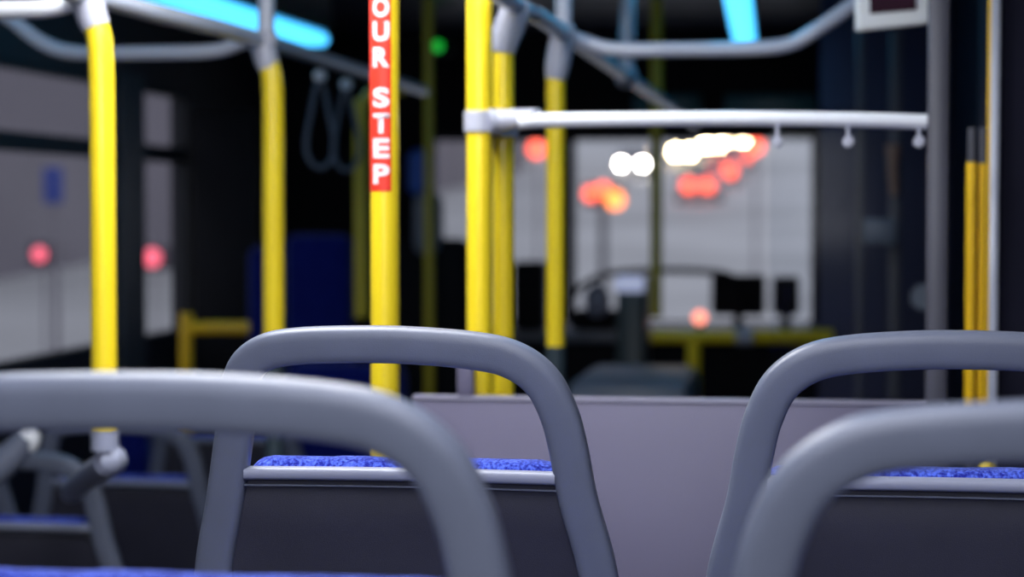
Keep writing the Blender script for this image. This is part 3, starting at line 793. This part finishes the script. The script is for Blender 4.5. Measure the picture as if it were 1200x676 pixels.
def car(px, py, D, e, label, grp, tail=False, sp=0.72, lr=0.2, mcol='carp'):
    best = None                                   # distance at which the wheels stand on the rising road
    for k in range(400):
        d_ = 55 + k * 0.4; q_ = at(px, py, d_); zg = ground(q_.y)
        if best is None or abs(q_.z - 0.68 - zg) < best[0]: best = (abs(q_.z - 0.68 - zg), d_)
    D = best[1]; c = at(px, py, D); zb_ = c.z - 0.68; sp = sp * D / F
    lr = lr * D / F
    t = thing('car', label, 'car', (c.x, c.y, zb_), group=grp); s = -1 if not tail else -1
    L = 4.2; y0 = c.y + 0.06
    bm = B(); pr_ = [(0, .25), (0, .78), (.25, .92), (1.05, 1.0), (1.75, 1.45), (3.2, 1.45), (3.9, 1.0), (4.2, .92), (4.2, .25)]
    vs = []
    for x in (-.86, .86): vs.append([bm.verts.new((c.x + x, y0 + a, zb_ + b_)) for a, b_ in pr_])
    bm.faces.new(vs[0]); bm.faces.new(vs[1][::-1])
    for i in range(len(pr_)): bm.faces.new((vs[0][i], vs[1][i], vs[1][(i + 1) % len(pr_)], vs[0][(i + 1) % len(pr_)]))
    bmesh.ops.bevel(bm, geom=list(bm.edges), offset=.05, segments=2, affect='EDGES')
    setp(link('body', bm, M[mcol], None), t)
    bm = B(); v = [bm.verts.new(q_) for q_ in ((c.x - .7, y0 + 1.08, zb_ + 1.05), (c.x + .7, y0 + 1.08, zb_ + 1.05), (c.x + .62, y0 + 1.66, zb_ + 1.42), (c.x - .62, y0 + 1.66, zb_ + 1.42))]
    w_ = [bm.verts.new(q_.co + Vector((0, -.03, .02))) for q_ in v]; bm.faces.new(w_); bm.faces.new(v[::-1])
    for i in range(4): bm.faces.new((v[i], v[(i + 1) % 4], w_[(i + 1) % 4], w_[i]))
    setp(link('windscreen', bm, M['carglass'], None), t)
    for x in (-.78, .78):
        for yy in (.8, 3.4): setp(link('wheel', disc(B(), (c.x + x, y0 + yy, zb_ + .32), (1, 0, 0), .32, .2, bev=.04), M['tyre'], None), t)
    for x in (-sp, sp): setp(link('tail_lamp' if tail else 'headlamp', ball(B(), (c.x + x, c.y, c.z), lr, (1, .5, 1)), e, None), t)
GC = 'oncoming and leaving cars up the road'
car(740.5, 192, 125, E_WHITE, 'oncoming car with two round white headlights', GC, sp=12.5, lr=4)
car(800, 178, 150, E_WARM, 'oncoming car with merged yellow headlights left of the longest glare', GC, sp=8, lr=6)
car(836, 169, 150, E_WARM, 'oncoming car at the left end of the longest yellow glare', GC, sp=9, lr=5.5)
car(862, 163, 160, E_WARM, 'oncoming car at the right end of the longest yellow glare', GC, sp=9, lr=5)
car(846, 200, 112, E_RED, 'car with red tail lights just under the yellow glare', GC, True, sp=9, lr=8)
car(818, 217, 92, E_RED, 'car with red tail lights, lowest of the red pair', GC, True, sp=11, lr=8)
car(862, 184, 135, E_RED, 'car with red tail lights, topmost and closest under the yellow glare', GC, True, sp=13, lr=5)

def signal(label, lamps, px, D, py, post=True):
    c = at(px, py, D)
    zg = ZG
    for (ya, za), (yb, zb__) in zip(prof, prof[1:]):
        if ya <= c.y <= yb: zg = za + (zb__ - za) * (c.y - ya) / (yb - ya)
    t = thing('traffic_signal', label, 'traffic signal', (c.x, c.y, zg), group='traffic signals')
    setp(link('post', tube(B(), [(c.x, c.y + .12, zg), (c.x, c.y + .12, c.z)], 0.055 * D / 30 if len(lamps) > 1 else 0.02 * D / 30), M['post' if len(lamps) > 1 else 'facade'], None), t)
    xs = [at(a, b_, D) for a, b_, _, _ in lamps]
    x0_ = min(v.x for v in xs) - .12; x1_ = max(v.x for v in xs) + .12; zl = min(v.z for v in xs) - .1; zh = max(v.z for v in xs) + .1
    setp(link('housing', bxm(x0_, x1_, c.y + .06, c.y + .2, zl, zh, .03), M['post'], None), t)
    for (a, b_, r_, e) in lamps: setp(link('lamp', ball(B(), at(a, b_, D), r_, (1, .5, 1)), e, None), t)
signal('traffic signal with red and orange lamps on a thin post in the windscreen', [(692, 227, .10, E_RED), (707, 222, .10, E_RED), (721, 234, .13, E_ORANGE)], 706, 30, 240)
signal('single red traffic signal right of the two brightest yellow poles', [(629, 174.5, .12, E_RED)], 629, 30, 180)
signal('single orange signal right of the yellow headlight glare', [(885, 171, .12, E_RED)], 885, 30, 176)
signal('crimson signal seen through the side window left of the thick pole', [(46, 298, .055, E_PINK)], 46, 16, 300)
signal('crimson signal seen through the narrow side window', [(178, 302, .07, E_PINK)], 178, 16, 304)
a = at(62, 216, 14)
t = thing('street_sign', 'blue rectangular street sign outside the large side window', 'sign', (a.x, a.y, ZG))
setp(link('post', tube(B(), [(a.x, a.y + .05, ZG), (a.x, a.y + .05, a.z + .1)], .02), M['facade'], None), t)
pa_, pb_ = at(50, 196, 14), at(74, 238, 14)
setp(link('plate', bxm(pa_.x, pb_.x, a.y - .012, a.y + .012, pb_.z, pa_.z, .006), M['sign'], None), t)
bpy.context.view_layer.update()
